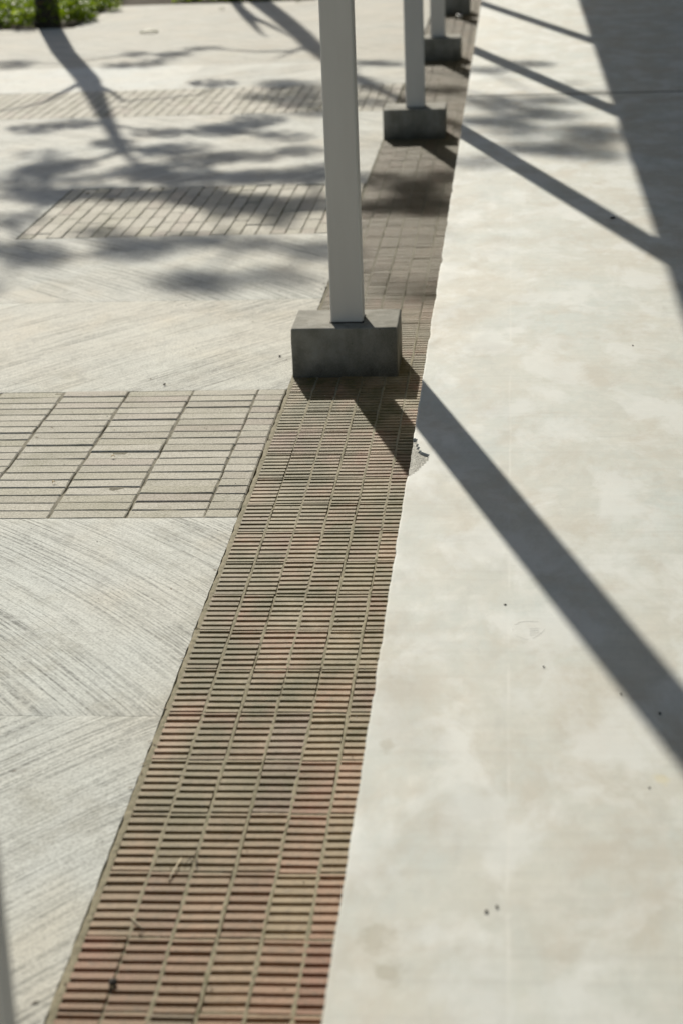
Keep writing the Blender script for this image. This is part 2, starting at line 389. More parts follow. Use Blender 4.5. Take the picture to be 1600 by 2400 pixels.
CLUMPS_2 = [(-4.12, 22.0, 5.72, 0.14, 0.14, 0.08, 1.2), (-3.97, 22.24, 5.57, 0.14, 0.15, 0.09, 1.3), (-3.95, 21.88, 5.84, 0.14, 0.13, 0.08, 1.3), (-3.72, 21.72, 5.46, 0.14, 0.2, 0.12, 1.3), (-3.98, 22.11, 6.23, 0.14, 0.1, 0.07, 1), (-4.5, 22.22, 4.38, 0.14, 0.1, 0.07, 0.6), (-4.88, 21.94, 4.57, 0.14, 0.1, 0.07, 0.6), (-4.73, 21.92, 4.56, 0.14, 0.1, 0.07, 0.6), (-4.33, 22.51, 4.34, 0.14, 0.1, 0.07, 0.5), (-5.97, 22.88, 5.07, 0.14, 0.15, 0.09, 0.6), (-4.01, 22.28, 7.89, 0.14, 0.1, 0.07, 1.2), (-4.0, 22.85, 8.06, 0.14, 0.12, 0.07, 1.2), (-3.17, 22.62, 6.04, 0.14, 0.14, 0.08, 1.2), (-3.16, 22.27, 4.94, 0.14, 0.1, 0.07, 0.9), (-3.57, 22.51, 5.73, 0.14, 0.18, 0.11, 1), (-3.64, 22.21, 6.08, 0.14, 0.13, 0.08, 1), (-2.44, 21.68, 5.76, 0.14, 0.1, 0.07, 1), (-3.1, 22.94, 6.67, 0.14, 0.1, 0.07, 0.9), (-3.44, 22.77, 7.41, 0.14, 0.17, 0.1, 1), (-3.06, 21.96, 6.88, 0.14, 0.17, 0.1, 1), (-3.68, 22.85, 7.82, 0.14, 0.1, 0.07, 0.6), (-3.24, 21.69, 7.17, 0.14, 0.1, 0.07, 1.1), (-3.1, 22.01, 7.17, 0.14, 0.13, 0.08, 1.2), (-2.96, 21.82, 7.14, 0.14, 0.1, 0.07, 1.2), (-3.05, 22.78, 7.4, 0.14, 0.1, 0.07, 0.8), (-3.0, 22.1, 7.61, 0.14, 0.1, 0.07, 1.1), (-2.95, 21.8, 7.58, 0.14, 0.11, 0.07, 1.1), (-3.2, 22.19, 7.91, 0.14, 0.1, 0.07, 0.9), (-3.35, 21.82, 7.74, 0.14, 0.1, 0.07, 1.1), (-3.5, 22.72, 8.35, 0.14, 0.1, 0.07, 0.9), (-3.21, 22.11, 8.06, 0.14, 0.1, 0.07, 1), (-3.73, 21.94, 8.04, 0.14, 0.1, 0.07, 0.7), (-3.58, 22.95, 8.11, 0.14, 0.1, 0.07, 0.8), (-2.55, 22.28, 6.93, 0.14, 0.1, 0.07, 0.5)]

# ------------------------------------------------------------------ the ground under everything
STRIP_L, STRIP_R = -0.711, -0.265           # ribbed brick strip between plaza and raised walkway
PERIOD, DEPTH, BAND0 = 3.555, 1.177, 4.737  # brick bands across the plaza
GAP = 0.004

def grid_sheet(name, xs, ys, zf, stroke, mat, skirt=0.03, parent=None, kind=None):
    """a panel with a slightly uneven top, its own thickness and combing direction stored as UV metres"""
    vs, fs, uvs = [], [], []
    nx, ny = len(xs), len(ys)
    for j, y in enumerate(ys):
        for i, x in enumerate(xs):
            ex = i in (0, nx-1); ey = j in (0, ny-1)
            jx = random.uniform(-.0012, .0012) if ex and not ey else 0
            jy = random.uniform(-.0010, .0010) if ey and not ex else 0
            vs.append((x+jx, y+jy, zf(x, y) - (.0012 if ex or ey else 0)))
    top = len(vs)
    for j in range(ny-1):
        for i in range(nx-1):
            a = j*nx+i; fs.append((a, a+1, a+nx+1, a+nx))
    ring = [i for i in range(nx)] + [j*nx+nx-1 for j in range(1, ny)] + [(ny-1)*nx+i for i in range(nx-2, -1, -1)] + [j*nx for j in range(ny-2, 0, -1)]
    for k in ring:
        v = vs[k]; vs.append((v[0], v[1], v[2]-skirt))
    n = len(ring)
    for k in range(n):
        fs.append((ring[k], top+k, top+(k+1) % n, ring[(k+1) % n]))
    me = mesh(name, vs, fs, False)
    uvl = me.uv_layers.new(name='UVMap')
    for lp in me.loops:
        v = vs[lp.vertex_index]; uvl.data[lp.index].uv = stroke(v[0], v[1])
    o = link(name, me, mat, parent)
    if kind: o['kind'] = kind
    return o

def lin(a, b, step):
    n = max(1, int(round((b-a)/step))); return [a+(b-a)*k/n for k in range(n+1)]

def xs_from(x0, x1):
    out = []
    if x0 < -9:
        out += lin(x0, -9, 1.5)[:-1]; x0 = -9
    if x0 < -3.2 and x1 > -3.2:
        out += lin(x0, -3.2, .3)[:-1]; x0 = -3.2
    return out + lin(x0, x1, .03 if x1-x0 < 4 else .3)

def stroke_for(sign, y0, y1, bend=1.0):
    # strokes leave the strip side and sweep away in shallow arcs, mirrored about each joint
    def f(x, y):
        X = x - STRIP_L
        Y = (y - (y0+y1)/2)
        ang = radians(50)
        u = X*sin(ang) + sign*Y*cos(ang)
        v = X*cos(ang) - sign*Y*sin(ang)
        u += sign*.06*v*v + .008*sin(3.1*v + 1.3*X)
        return (u, v)
    return f

def swell(x, y):
    return .0012*sin(1.7*x+.4)*sin(1.3*y)

ground = mesh('ground', [(-300, -300, -.055), (300, -300, -.055), (300, 300, -.055), (-300, 300, -.055)], [(0, 1, 2, 3)])
link('ground', ground, M['soil'])['kind'] = 'structure'
bedm = mesh('joint_bed', [(-40, -12, -.022), (-.262, -12, -.022), (-.262, 60, -.022), (-40, 60, -.022)], [(0, 1, 2, 3)])
plaza = empty('plaza_floor'); plaza['kind'] = 'structure'
link('joint_bed', bedm, M['bed'], plaza)

cc1 = combed_concrete('combed_concrete_grey', seed=1.0)
cc2 = combed_concrete('combed_concrete_pale', (.65, .64, .585), (.12, .12, .10), .95, seed=6.0, broadmix=.82)
cc3 = combed_concrete('combed_concrete_cream', (.68, .66, .59), (.13, .122, .10), .95, seed=12.0, broadmix=.82)
cc4 = combed_concrete('patched_concrete', (.66, .655, .61), (.46, .45, .41), .25, seed=20.0)
cc5 = combed_concrete('weathered_concrete', (.53, .505, .44), (.15, .14, .115), .85, seed=31.0)

XR = STRIP_L
def panel(y0, y1, x0, x1, sign, mat, ystep=.03):
    g0 = GAP/2 if any(abs(y0-q) < .02 or abs(y0-q-DEPTH) < .02 for q in b) else .0007
    g1 = GAP/2 if any(abs(y1-q) < .02 or abs(y1-q-DEPTH) < .02 for q in b) else .0007
    ys = lin(y0+g0, y1-g1, ystep)
    return grid_sheet('concrete_panel', xs_from(x0, x1), ys, swell, stroke_for(-sign, y0, y1), mat, parent=plaza)

b = [BAND0 + k*PERIOD for k in range(-1, 3)]
j = [BAND0 + DEPTH/2 - PERIOD/2 + k*PERIOD + .012 for k in range(0, 4)]      # chevron joints 3.54, 7.10, 10.65
panel(b[0]+DEPTH+.003, j[0], -30, XR, +1, cc1)            # nearest the camera
panel(j[0], b[1], -30, XR, -1, cc1)
panel(b[1]+DEPTH, j[1], -30, XR, +1, cc3)
panel(j[1], b[2], -30, XR, -1, cc2)
panel(b[2]+DEPTH, j[2], -30, XR, +1, cc2, .06)
panel(j[2], b[3], -30, XR, -1, cc2, .06)
panel(-1.3, b[0]+.0, -30, XR, -1, cc1, .5)
panel(b[0]+.003, b[0]+DEPTH, -30, XR, +1, cc1, .2)
panel(-20, -1.3, -30, XR, +1, cc1, 1.5)
panel(b[2], b[2]+DEPTH, -30, -2.1415, -1, cc2, .06)       # concrete beside the short second band
panel(b[1], b[1]+DEPTH, -30, -2.29, +1, cc3, .1)
panel(b[3], b[3]+DEPTH, -30, -6.2, -1, cc2, .2)
y3 = b[3]+DEPTH
panel(y3, 14.32, -6.0, -2.20, -1, cc4, .1)                # paler patched panel
panel(y3, 14.32, -30, -6.0, +1, cc5, .2)
panel(y3, 14.32, -2.20, XR, +1, cc2, .1)
panel(14.32, 17.15, -30, XR, -1, cc5, .1)
panel(17.15, 19.1, -3.75, XR, +1, cc5, .1)
panel(19.1, 23.0, -1.85, XR, -1, cc5, .3)
panel(23.0, 45.0, -30, XR, -1, cc5, .8)
panel(17.15, 23.0, -30, -7.2, +1, cc5, .3)

# planting beds behind
for nm, x0, x1, y0, y1 in (('planting_bed', -7.2, -3.75, 17.15, 23.0), ('planting_bed', -3.75, -1.85, 19.1, 23.0)):
    vs = []; nx, ny = 18, 14
    for jj in range(ny+1):
        for ii in range(nx+1):
            ed = ii in (0, nx) or jj in (0, ny)
            vs.append((x0+.004+(x1-x0-.008)*ii/nx, y0+.004+(y1-y0-.008)*jj/ny, (-.01 if ed else random.uniform(-.005, .03))))
    fs = [(q*(nx+1)+i, q*(nx+1)+i+1, (q+1)*(nx+1)+i+1, (q+1)*(nx+1)+i) for q in range(ny) for i in range(nx)]
    link(nm, mesh(nm, vs, fs, True), M['soil'])['kind'] = 'structure'

# ------------------------------------------------------------------ brick bands (plain sandy bricks)
def paver_mesh(lx, ly, k):
    rs = random.Random(k*7+3); c = .0032
    def jit(a=.0011): return rs.uniform(-a, a)
    hx, hy = lx/2, ly/2
    o = [(-hx+jit(), -hy+jit()), (0+jit(), -hy+jit()), (hx+jit(), -hy+jit()), (hx+jit(), hy+jit()), (0+jit(), hy+jit()), (-hx+jit(), hy+jit())]
    vs = []
    for x, y in o: vs.append((x*(1-c/hx), y*(1-c/hy), jit(.0007)))
    for x, y in o: vs.append((x, y, -c*.9+jit(.0005)))
    for x, y in o: vs.append((x, y, -.02))
    fs = [(0, 1, 4, 5), (1, 2, 3, 4)]
    for k2 in range(6):
        n = (k2+1) % 6
        fs.append((k2, 6+k2, 6+n, n)); fs.append((6+k2, 12+k2, 12+n, 6+n))
    return mesh('paving_brick', vs, fs)

def place(nm, me, mat, parent, x, y, rz=0.0, dz=0.0):
    o = link(nm, me, mat, parent, (x, y, dz), rz)
    return o

def band(y0, x_left, along_x):
    root = empty('brick_band', (0, y0, 0)); root['kind'] = 'structure'
    if along_x:      # bricks lie across the view, stacked without bond
        L, W = .2045, .06195
        var = [paver_mesh(L-.0060, W-.0030, k) for k in range(8)]
        edge = [paver_mesh(.0865-.003, W-.0028, 40+k) for k in range(4)]
        n = int(round(DEPTH/W)); x1 = -.798
        cols = int(round((x1-x_left)/L))
        drift = [random.uniform(-.003, .003) for _ in range(cols)]
        for c in range(cols):
            for r in range(n):
                x = x1 - (c+.5)*L + random.uniform(-.0012, .0012); y = (r+.5)*W
                place('paving_brick', random.choice(var), M['paver'], root, x + .0012*sin(r*.7+c), y+drift[c]*.6+random.uniform(-.0009, .0009)*1, random.gauss(0, .0055), random.gauss(0, .0009)-.0005)
        for r in range(n):
            place('paving_brick', random.choice(edge), M['paver'], root, -.798+.0428, (r+.5)*W, random.gauss(0, .005), random.gauss(0, .0006)-.0005)
    else:            # bricks lie along the view, courses staggered here and there
        L, W = .2095, .0645
        var = [paver_mesh(W-.0030, L-.0034, k+20) for k in range(8)]
        cols = int(round((-.716-x_left)/W))
        off = 0
        for c in range(cols):
            x = -.716 - (c+.5)*W
            if random.random() < .55: off = random.choice((0, 0, .42, .5, .6))
            ys = []; y = -off*L
            while y < DEPTH-.01:
                a, bb = max(0, y), min(DEPTH, y+L)
                if bb-a > .03: ys.append((a, bb))
                y += L
            for a, bb in ys:
                me = random.choice(var)
                o = place('paving_brick', me, M['paver'], root, x+random.uniform(-.001, .001), (a+bb)/2, random.gauss(0, .004), random.gauss(0, .0008)-.0005)
                if bb-a < L*.98: o.scale = (1, (bb-a-.005)/(L-.0055), 1)
    # mossy sand that fills the joints to an uneven height
    fx = lin(x_left+.02, -.7125, .03); fy = lin(.001, DEPTH-.001, .02); v2 = []
    for yy in fy:
        for xx in fx: v2.append((xx, yy, min(-.0016, -.0050+.0036*sin(xx*23+yy*5)*sin(yy*19+xx*3)+random.uniform(-.0014, .0012))))
    nx = len(fx)
    link('joint_sand', mesh('joint_sand', v2, [(q*nx+i, q*nx+i+1, (q+1)*nx+i+1, (q+1)*nx+i) for q in range(len(fy)-1) for i in range(nx-1)]), M['moss'], root)['kind'] = 'stuff'
    return root

band(b[1], -2.24, True)
band(b[2], -2.15, False)
band(b[3], -3.85, False)

# ------------------------------------------------------------------ ribbed brick strip
PITCH_X, PITCH_Y = .0725, .21
BX0 = -.7003
def ribbed_mesh(k, w=.0672, n_groove=7):
    rs = random.Random(k*13+5)
    L = PITCH_Y-.0045
    pitch = .0284; first = .0205
    prof = [(0, -.0035), (.0015, -.0005)]
    for q in range(n_groove):
        c = first + q*pitch + rs.uniform(-.0006, .0006)
        hw = .0054 + rs.uniform(-.0006, .0006)
        dep = .015 if rs.random() > .07 else rs.uniform(.003, .008)
        prof += [(c-hw-.0008, rs.uniform(-.0006, .0004)), (c-hw, -.0012), (c-hw+.0006, -dep), (c+hw-.0006, -dep), (c+hw, -.0012), (c+hw+.0008, rs.uniform(-.0006, .0004))]
    prof += [(L-.0015, -.0005), (L, -.0035)]
    vs = []; n = len(prof)
    for side in (-1, 1):
        tw = rs.uniform(-.0006, .0006)
        for y, z in prof: vs.append((side*w/2, y-L/2+tw*side, z))
    fs = [(i, i+n, i+n+1, i+1) for i in range(n-1)]
    fs = [(a, bq, cq, d) for a, bq, cq, d in fs]
    base = len(vs)
    for side in (-1, 1):
        vs.append((side*w/2, -L/2, -.02)); vs.append((side*w/2, L/2, -.02))
    fs.append((0, base, base+2, n)); fs.append((n-1, 2*n-1, base+3, base+1))
    # sides as fans from the foot
    fs.append(tuple([base+1]+list(range(n-1, -1, -1))+[base])); fs.append(tuple([base+2]+list(range(n, 2*n))+[base+3]))
    me = mesh('ribbed_brick', vs, fs)
    return me

strip = empty('ribbed_brick_strip', (0, 0, 0)); strip['kind'] = 'structure'
rvar = [ribbed_mesh(k) for k in range(10)]
rows0, nrows = 2.11, 50
far_bm = bmesh.new()
for r in range(-20, 96):
    for c in range(6):
        x = BX0 + (c+.5)*PITCH_X + .0015*sin(r*.55+c*1.9)
        y = rows0 + (r+.5)*PITCH_Y + .0025*sin(c*2.3+r*.31) + random.uniform(-.0008, .0008)
        rz = random.gauss(0, .005); dz = random.gauss(-.0003, .00055 if r < 22 else .00025)
        me = random.choice(rvar)
        if 0 <= r < nrows:
            place('ribbed_brick', me, M['ribbed'], strip, x, y, rz, dz)
        else:
            nv = len(far_bm.verts); far_bm.from_mesh(me); far_bm.verts.ensure_lookup_table()
            T = Matrix.Translation((x, y, dz)) @ Matrix.Rotation(rz, 4, 'Z')
            for v in far_bm.verts[nv:]: v.co = T @ v.co
link('ribbed_brick_far', from_bm('ribbed_brick_far', far_bm), M['ribbed'], strip)['kind'] = 'stuff'

# mortar: ragged bars between the columns, thin smears across the rows, a wider fillet on the plaza side
vs, fs = [], []
def bar(x0f, x1f, y0, y1, zf, step=.012):
    n = int((y1-y0)/step); s0 = len(vs)
    for k in range(n+1):
        y = y0+(y1-y0)*k/n; z = zf(y)
        a, c = x0f(y), x1f(y)
        vs.extend([(a, y, -.02), (a, y, z-.0008), (a+(c-a)*.3, y, z), (a+(c-a)*.7, y, z+random.uniform(-.0004, .0004)), (c, y, z-.0008), (c, y, -.02)])
    for k in range(n):
        for q in range(5):
            a = s0+k*6+q; fs.append((a, a+1, a+7, a+6)[::-1])
for c in range(1, 6):
    xc = BX0+c*PITCH_X
    rnd = random.Random(c)
    ph = rnd.uniform(0, 6)
    def lo(y, xc=xc, ph=ph): return xc-.0027-.0010*sin(y*31+ph)-random.uniform(0, .0013)
    def hi(y, xc=xc, ph=ph): return xc+.0027+.0010*sin(y*23+ph*2)+random.uniform(0, .0013)
    def zz(y, ph=ph):
        t = sin(y*5.1+ph)+sin(y*2.3+ph*3)+.6*sin(y*17+ph)
        return -.0004 + random.uniform(-.0007, .0007) - (.0035 if t > 1.35 else 0)
    bar(lo, hi, -.4, 13.5, zz)
bar(lambda y: STRIP_L+.0016+.0011*sin(y*9)+.0009*sin(y*41)+.0008*sin(y*83)+random.uniform(0, .001), lambda y: BX0+.0035+random.uniform(-.001, .002), -.4, 13.5, lambda y: -.0002+random.uniform(-.0007, .0006))
for r in range(0, 54):
    for c in range(6):
        y = rows0 + r*PITCH_Y + .0025*sin(c*2.3+(r-.5)*.31)
        x0 = BX0+c*PITCH_X+.003; x1 = x0+PITCH_X-.006
        s0 = len(vs); n = 6
        lift = random.uniform(-.0052, -.0016) - (.003 if r > 20 else 0); hw = random.uniform(.0016, .0030)
        for k in range(n+1):
            x = x0+(x1-x0)*k/n; yy = y+random.uniform(-.0006, .0006); z = lift+random.uniform(-.0005, .0005)
            vs.extend([(x, yy-hw, -.02), (x, yy-hw*.8, z), (x, yy+hw*.8, z), (x, yy+hw, -.02)])
        for k in range(n):
            for q in range(3):
                a = s0+k*4+q; fs.append((a, a+1, a+5, a+4)[::-1])
link('mortar_joint', mesh('mortar_joint', vs, [f[::-1] for f in fs]), M['mortar'], strip)['kind'] = 'stuff'

# ------------------------------------------------------------------ raised walkway
Z = .171
CHIP = [(-.270, 4.845), (-.258, 4.850), (-.252, 4.80), (-.243, 4.74), (-.222, 4.715), (-.219, 4.675), (-.232, 4.63), (-.243, 4.585), (-.262, 4.545), (-.272, 4.54)]
def in_chip(x, y):
    ins = False; n = len(CHIP)
    for i in range(n):
        x1, y1 = CHIP[i]; x2, y2 = CHIP[(i+1) % n]
        if (y1 > y) != (y2 > y) and x < (x2-x1)*(y-y1)/(y2-y1)+x1: ins = not ins
    return ins
_e = random.Random(77)
_ph = [_e.uniform(0, 6.28) for _ in range(8)]
def edge_off(y):
    o = .0006*sin(y*3+_ph[0])+.0005*sin(y*19+_ph[1])+.0004*sin(y*47+_ph[2])+.0004*sin(y*113+_ph[3])+_e.uniform(-.00015,.00015)
    for yc, d, w in ((3.32, .002, .03), (3.55, .0025, .03), (5.9, .003, .05), (6.4, .004, .07), (6.95, .005, .05), (7.6, .003, .06), (4.02, .002, .03), (8.3, .004, .05)):
        o += d*math.exp(-((y-yc)/w)**2)
    return o

def slab_section(y0, y1, x1):
    ys = []; y = y0
    while y < y1-1e-6:
        ys.append(y)
        y += .006 if 4.5 < y < 4.9 else (.012 if 2.0 < y < 9 else (.05 if 1 < y < 14 else .25))
    ys.append(y1)
    xo = [0.0, .0012, .004, .008, .0125, .017, .022, .027, .032, .037, .042, .048, .055, .07, .12, .25, .5, .9, 1.5, x1-STRIP_R]
    vs, fs, br = [], [], []
    nx = len(xo)+2
    for y in ys:
        e = STRIP_R + edge_off(y)
        row = []
        for q, dx in enumerate([0, 0]+xo):
            x = e + dx*(1 if dx < 1.5 else 1)
            if q >= 2 and dx > .06: x = STRIP_R + dx
            if q == 0: z = -.03
            elif q == 1: z = Z-.0045
            else: z = Z - .0022*max(0, 1-(dx/.004))**2
            inb = q >= 1 and in_chip(x, y)
            if inb:
                z = min(z, Z - .0065 - .0008*_e.random() - .10*max(0, (-.25-x)))
                if q <= 2: x += .002+_e.uniform(0, .0012)
            br.append(1.0 if (inb) else 0.0)
            if q >= 2 and not inb and dx > .02: z += .0005*sin(y*1.3+dx*2)*min(1, dx)
            vs.append((x, y, z))
    for a in range(len(ys)-1):
        for q in range(nx-1):
            i = a*nx+q; fs.append((i, i+1, i+nx+1, i+nx))
    n0 = len(vs)
    for y, a in ((y0, 0), (y1, len(ys)-1)):
        vs.append((STRIP_R, y, -.03)); vs.append((x1, y, -.03)); br += [0, 0]
    fs.append(tuple([n0+1]+[q for q in range(nx-1, -1, -1)])); fs.append(tuple([n0+3]+[(len(ys)-1)*nx+q for q in range(nx)][::-1])[::-1])
    me = mesh('walkway_slab', vs, [f[::-1] for f in fs])
    at = me.attributes.new('broken', 'FLOAT', 'POINT'); at.data.foreach_set('value', br)
    for p in me.polygons: p.use_smooth = False
    bm = bmesh.new(); bm.from_mesh(me); bmesh.ops.recalc_face_normals(bm, faces=bm.faces); bm.to_mesh(me); bm.free()
    return me
walk = empty('raised_walkway', (0, 0, 0)); walk['kind'] = 'structure'
link('walkway_slab', slab_section(-20, 11.085, 3.2), M['slab'], walk)
link('walkway_slab', slab_section(11.122, 40, 3.2), M['slab'], walk)
bm = bmesh.new(); box_bm(bm, -.255, 3.19, 11.0865, 11.1205, .1, Z-.0005)
link('joint_sealant', from_bm('joint_sealant', bm), M['debris'], walk)

# ------------------------------------------------------------------ plinths, posts and the canopy they carry
PL = [(1.45, 'nearest, blurred at the lower left edge'), (6.045, ''), (10.75, ''), (14.15, ''), (17.35, '')]
def plinth_mesh():
    bm = bmesh.new()
    box_bm(bm, -.167, .167, -.1225, .1225, -.018, .158, .0038, 2)
    bmesh.ops.subdivide_edges(bm, edges=[e for e in bm.edges if e.calc_length() > .1], cuts=3, use_grid_fill=True)
    for v in bm.verts:
        v.co += Vector((random.uniform(-1, 1), random.uniform(-1, 1), random.uniform(-1, 1)))*.0006
    return from_bm('plinth', bm)
def post_mesh(h):
    bm = bmesh.new()
    box_bm(bm, -.0505, .0505, -.05, .05, 0, h, .007, 3)
    return from_bm('steel_post', bm)
plinth_labels = [
    'square concrete footing of the nearest post, lowest beside the ribbed brick strip',
    'large grey concrete plinth in sharp focus on the ribbed brick strip, shadow across the slab',
    'dark concrete plinth second farther along the strip, beneath the second visible post',
    'blurred dark concrete plinth third along the strip, partly behind the slimmer post',
    'smallest blurred concrete plinth at the top edge of the photo']
post_labels = [
    'out of focus brownish post cutting the lower left corner of the photo',
    'grey painted steel post standing on the sharp concrete plinth in the middle',
    'slim grey post on the second plinth, right of the large middle post',
    'narrow blurred post just right of the second post, on the third plinth',
    'most distant grey post hidden behind the nearer ones, on the smallest plinth']
pm = [plinth_mesh(), plinth_mesh()]
H = 2.60-.158
qm = post_mesh(H)
for k, (y, _) in enumerate(PL):
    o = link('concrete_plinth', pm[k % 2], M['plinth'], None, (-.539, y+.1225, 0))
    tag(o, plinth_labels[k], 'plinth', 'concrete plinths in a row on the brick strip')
    p = empty('steel_post', (-.5345, y+.066+.05, .158))
    tag(p, post_labels[k], 'post', 'grey canopy posts in a row')
    link('shaft', qm, M['paint'], p)
    bp = bmesh.new(); box_bm(bp, -.0535, .0535, -.053, .053, -.001, .0028, .0012)
    link('sealant_bead', from_bm('sealant_bead', bp), M['debris'], p)
    sm = bmesh.new()      # welded lip that runs up the right-hand side of the box section
    box_bm(sm, .0500, .0530, -.036, -.031, .003, H-.003)
    box_bm(sm, .0500, .0520, .018, .021, .003, H-.003)
    link('weld_lip', from_bm('weld_lip', sm), M['paint'], p)

can = empty('walkway_canopy', (0, 0, 2.6))
tag(can, 'pitched sheet canopy over the raised walkway, seen only by its straight shadow edge', 'canopy')
bm = bmesh.new(); box_bm(bm, -.585, -.485, -2, 34, .0005, .12, .004)
link('eave_beam', from_bm('eave_beam', bm), M['paint'], can)
bm = bmesh.new(); box_bm(bm, 2.55, 2.65, -2, 34, .0005, .12, .004)
link('eave_beam', from_bm('eave_beam2', bm), M['paint'], can)
for k in range(15):
    bm = bmesh.new(); box_bm(bm, -.483, 2.548, -1.9+k*2.4, -1.84+k*2.4, .02, .12)
    link('rafter', from_bm('rafter', bm), M['paint'], can)
vs, fs = [], []
for k in range(361):
    y = -2+k*.1; z = .125+(.025 if k % 2 else 0)
    vs += [(-.635, y, z), (2.75, y, z), (2.75, y, z+.003), (-.635, y, z+.003)]
for k in range(360):
    a = k*4
    for q in range(4):
        fs.append((a+q, a+(q+1) % 4, a+4+(q+1) % 4, a+4+q))
link('roof_sheet', mesh('roof_sheet', vs, fs), M['roof'], can)
for k in range(9):
    bm = bmesh.new(); box_bm(bm, 2.56, 2.64, -1.9+k*4.4, -1.82+k*4.4, -2.6+Z+.0, 0)
    link('rear_post', from_bm('rear_post', bm), M['paint'], can)

# ------------------------------------------------------------------ trees
def tube(bm, pts, rads, seg=8):
    rings = []
    for i, p in enumerate(pts):
        p = Vector(p)
        d = (Vector(pts[min(i+1, len(pts)-1)])-Vector(pts[max(i-1, 0)])).normalized()
        a = d.cross(Vector((0, 1, .1))); a.normalize(); c = d.cross(a)
        rings.append([bm.verts.new(p+(a*cos(2*pi*k/seg)+c*sin(2*pi*k/seg))*rads[i]) for k in range(seg)])
    for r0, r1 in zip(rings, rings[1:]):
        for k in range(seg):
            bm.faces.new((r0[k], r0[(k+1) % seg], r1[(k+1) % seg], r1[k]))
    bm.faces.new(rings[-1])

def tree(label, base, stems, clumps, seed, leaves=150):
    rs = random.Random(seed)
    extra = []
    for c in clumps:
        if 3.9 < c[2] < 5.6 and rs.random() < .85:
            extra.append((c[0]+rs.gauss(0, .22), c[1]+rs.gauss(0, .3), c[2]+rs.gauss(0, .10), c[3]*rs.uniform(.6, 1), c[4], c[5]*.9, rs.uniform(.3, .8)))
    clumps = clumps+extra
    root = empty('small_tree', base); tag(root, label, 'tree', 'young trees behind the plaza')
    B = Vector(base)
    nodes = []
    bm = bmesh.new()
    for pts, rr in stems:
        tube(bm, [Vector(p)-B for p in pts], rr, 10)
        for p, r in list(zip(pts, rr)):
            if p[2] > 2.2: nodes.append((Vector(p), None, r))
    link('trunk', from_bm('trunk', bm, True), M['bark'], root)
    # grow thin branches: every clump hangs on the closest wood below it
    todo = [Vector(c[:3]) for c in clumps]; idx = list(range(len(todo)))
    link_to = {}; pts = [n[0] for n in nodes]; ids = [-1]*len(pts)
    while idx:
        best = None
        for i in idx:
            for k, p in enumerate(pts):
                d = (todo[i]-p).length * (1.0 if todo[i].z > p.z-.1 else 1.6)
                if best is None or d < best[0]: best = (d, i, k)
        d, i, k = best
        link_to[i] = (ids[k], pts[k]); pts.append(todo[i]); ids.append(i); idx.remove(i)
    load = {i: 1 for i in link_to}
    for i in link_to:
        q = link_to[i][0]; g = 0
        while q != -1 and g < 99: load[q] += 1; q = link_to[q][0]; g += 1
    roots = {}
    for i in link_to:
        q = i
        while link_to[q][0] != -1: q = link_to[q][0]
        roots.setdefault(q, []).append(i)
    for q, mem in roots.items():
        bm = bmesh.new()
        for i in mem:
            a = link_to[i][1]; c = todo[i]; r = .0066*math.sqrt(load[i])+.003
            mid = (a+c)/2 + Vector((rs.uniform(-1, 1), rs.uniform(-1, 1), rs.uniform(-.2, 1)))*.12*(c-a).length
            tube(bm, [a-B, mid-B, c-B], [r*1.25, r, r*.7], 5)
        link('limb', from_bm('limb', bm, True), M['bark'], root)
    vs, fs = [], []
    for (x, y, z, rx, ry, rz, dn) in clumps:
        for _ in range(int(leaves*dn*2.3)):
            while True:
                p = Vector((rs.uniform(-1, 1), rs.uniform(-1, 1), rs.uniform(-1, 1)))
                if p.length < 1: break
            s = 1.3
            c = Vector((x+p.x*rx*s, y+p.y*ry*s, z+p.z*rz*s*1.2)) - B
            a = Vector((rs.gauss(0, 1), rs.gauss(0, 1), rs.gauss(-.3, .6))).normalized()
            n = Vector((rs.gauss(0, .6), rs.gauss(0, .6), 1)).normalized()
            t = a.cross(n)
            if t.length < .1: continue
            t.normalize()
            L = rs.uniform(.018, .032); W = L*.42
            k = len(vs)
            vs += [c-a*L, c+t*W, c+a*L, c-t*W]; fs.append((k, k+1, k+2, k+3))
    link('crown', mesh('crown', [tuple(v) for v in vs], fs), M['crown'], root)['kind'] = 'stuff'
    return root

tree('young tree at the upper left whose dark trunk rises from the yellow-flowered ground cover',
     (-4.02, 17.5, -.02),
     [([(-4.06, 17.5, -.02), (-4.05, 17.5, .12), (-4.04, 17.5, 1.3), (-3.97, 17.5, 2.3), (-3.98, 17.5, 3.1), (-3.99, 17.5, 3.6), (-3.99, 17.5, 4.2)], [.13, .105, .095, .092, .062, .05, .038]),
      ([(-3.98, 17.5, 2.35), (-4.17, 17.5, 2.70), (-4.31, 17.5, 2.98), (-4.48, 17.45, 3.12), (-4.8, 17.4, 3.2)], [.03, .022, .018, .013, .006]),
      ([(-3.97, 17.5, 2.4), (-3.86, 17.5, 2.72), (-3.82, 17.5, 3.02), (-3.6, 17.5, 2.98), (-3.3, 17.55, 2.9)], [.028, .022, .02, .014, .006]),
      ([(-3.99, 17.5, 4.17), (-4.1, 17.5, 4.32), (-4.29, 17.5, 4.44), (-4.56, 17.5, 4.77)], [.03, .026, .02, .01]),
      ([(-3.99, 17.5, 4.17), (-3.97, 17.5, 4.4), (-3.93, 17.5, 4.6), (-3.81, 17.5, 4.96), (-3.7, 17.4, 5.5)], [.034, .026, .022, .016, .008])],
     CLUMPS_1, 5)
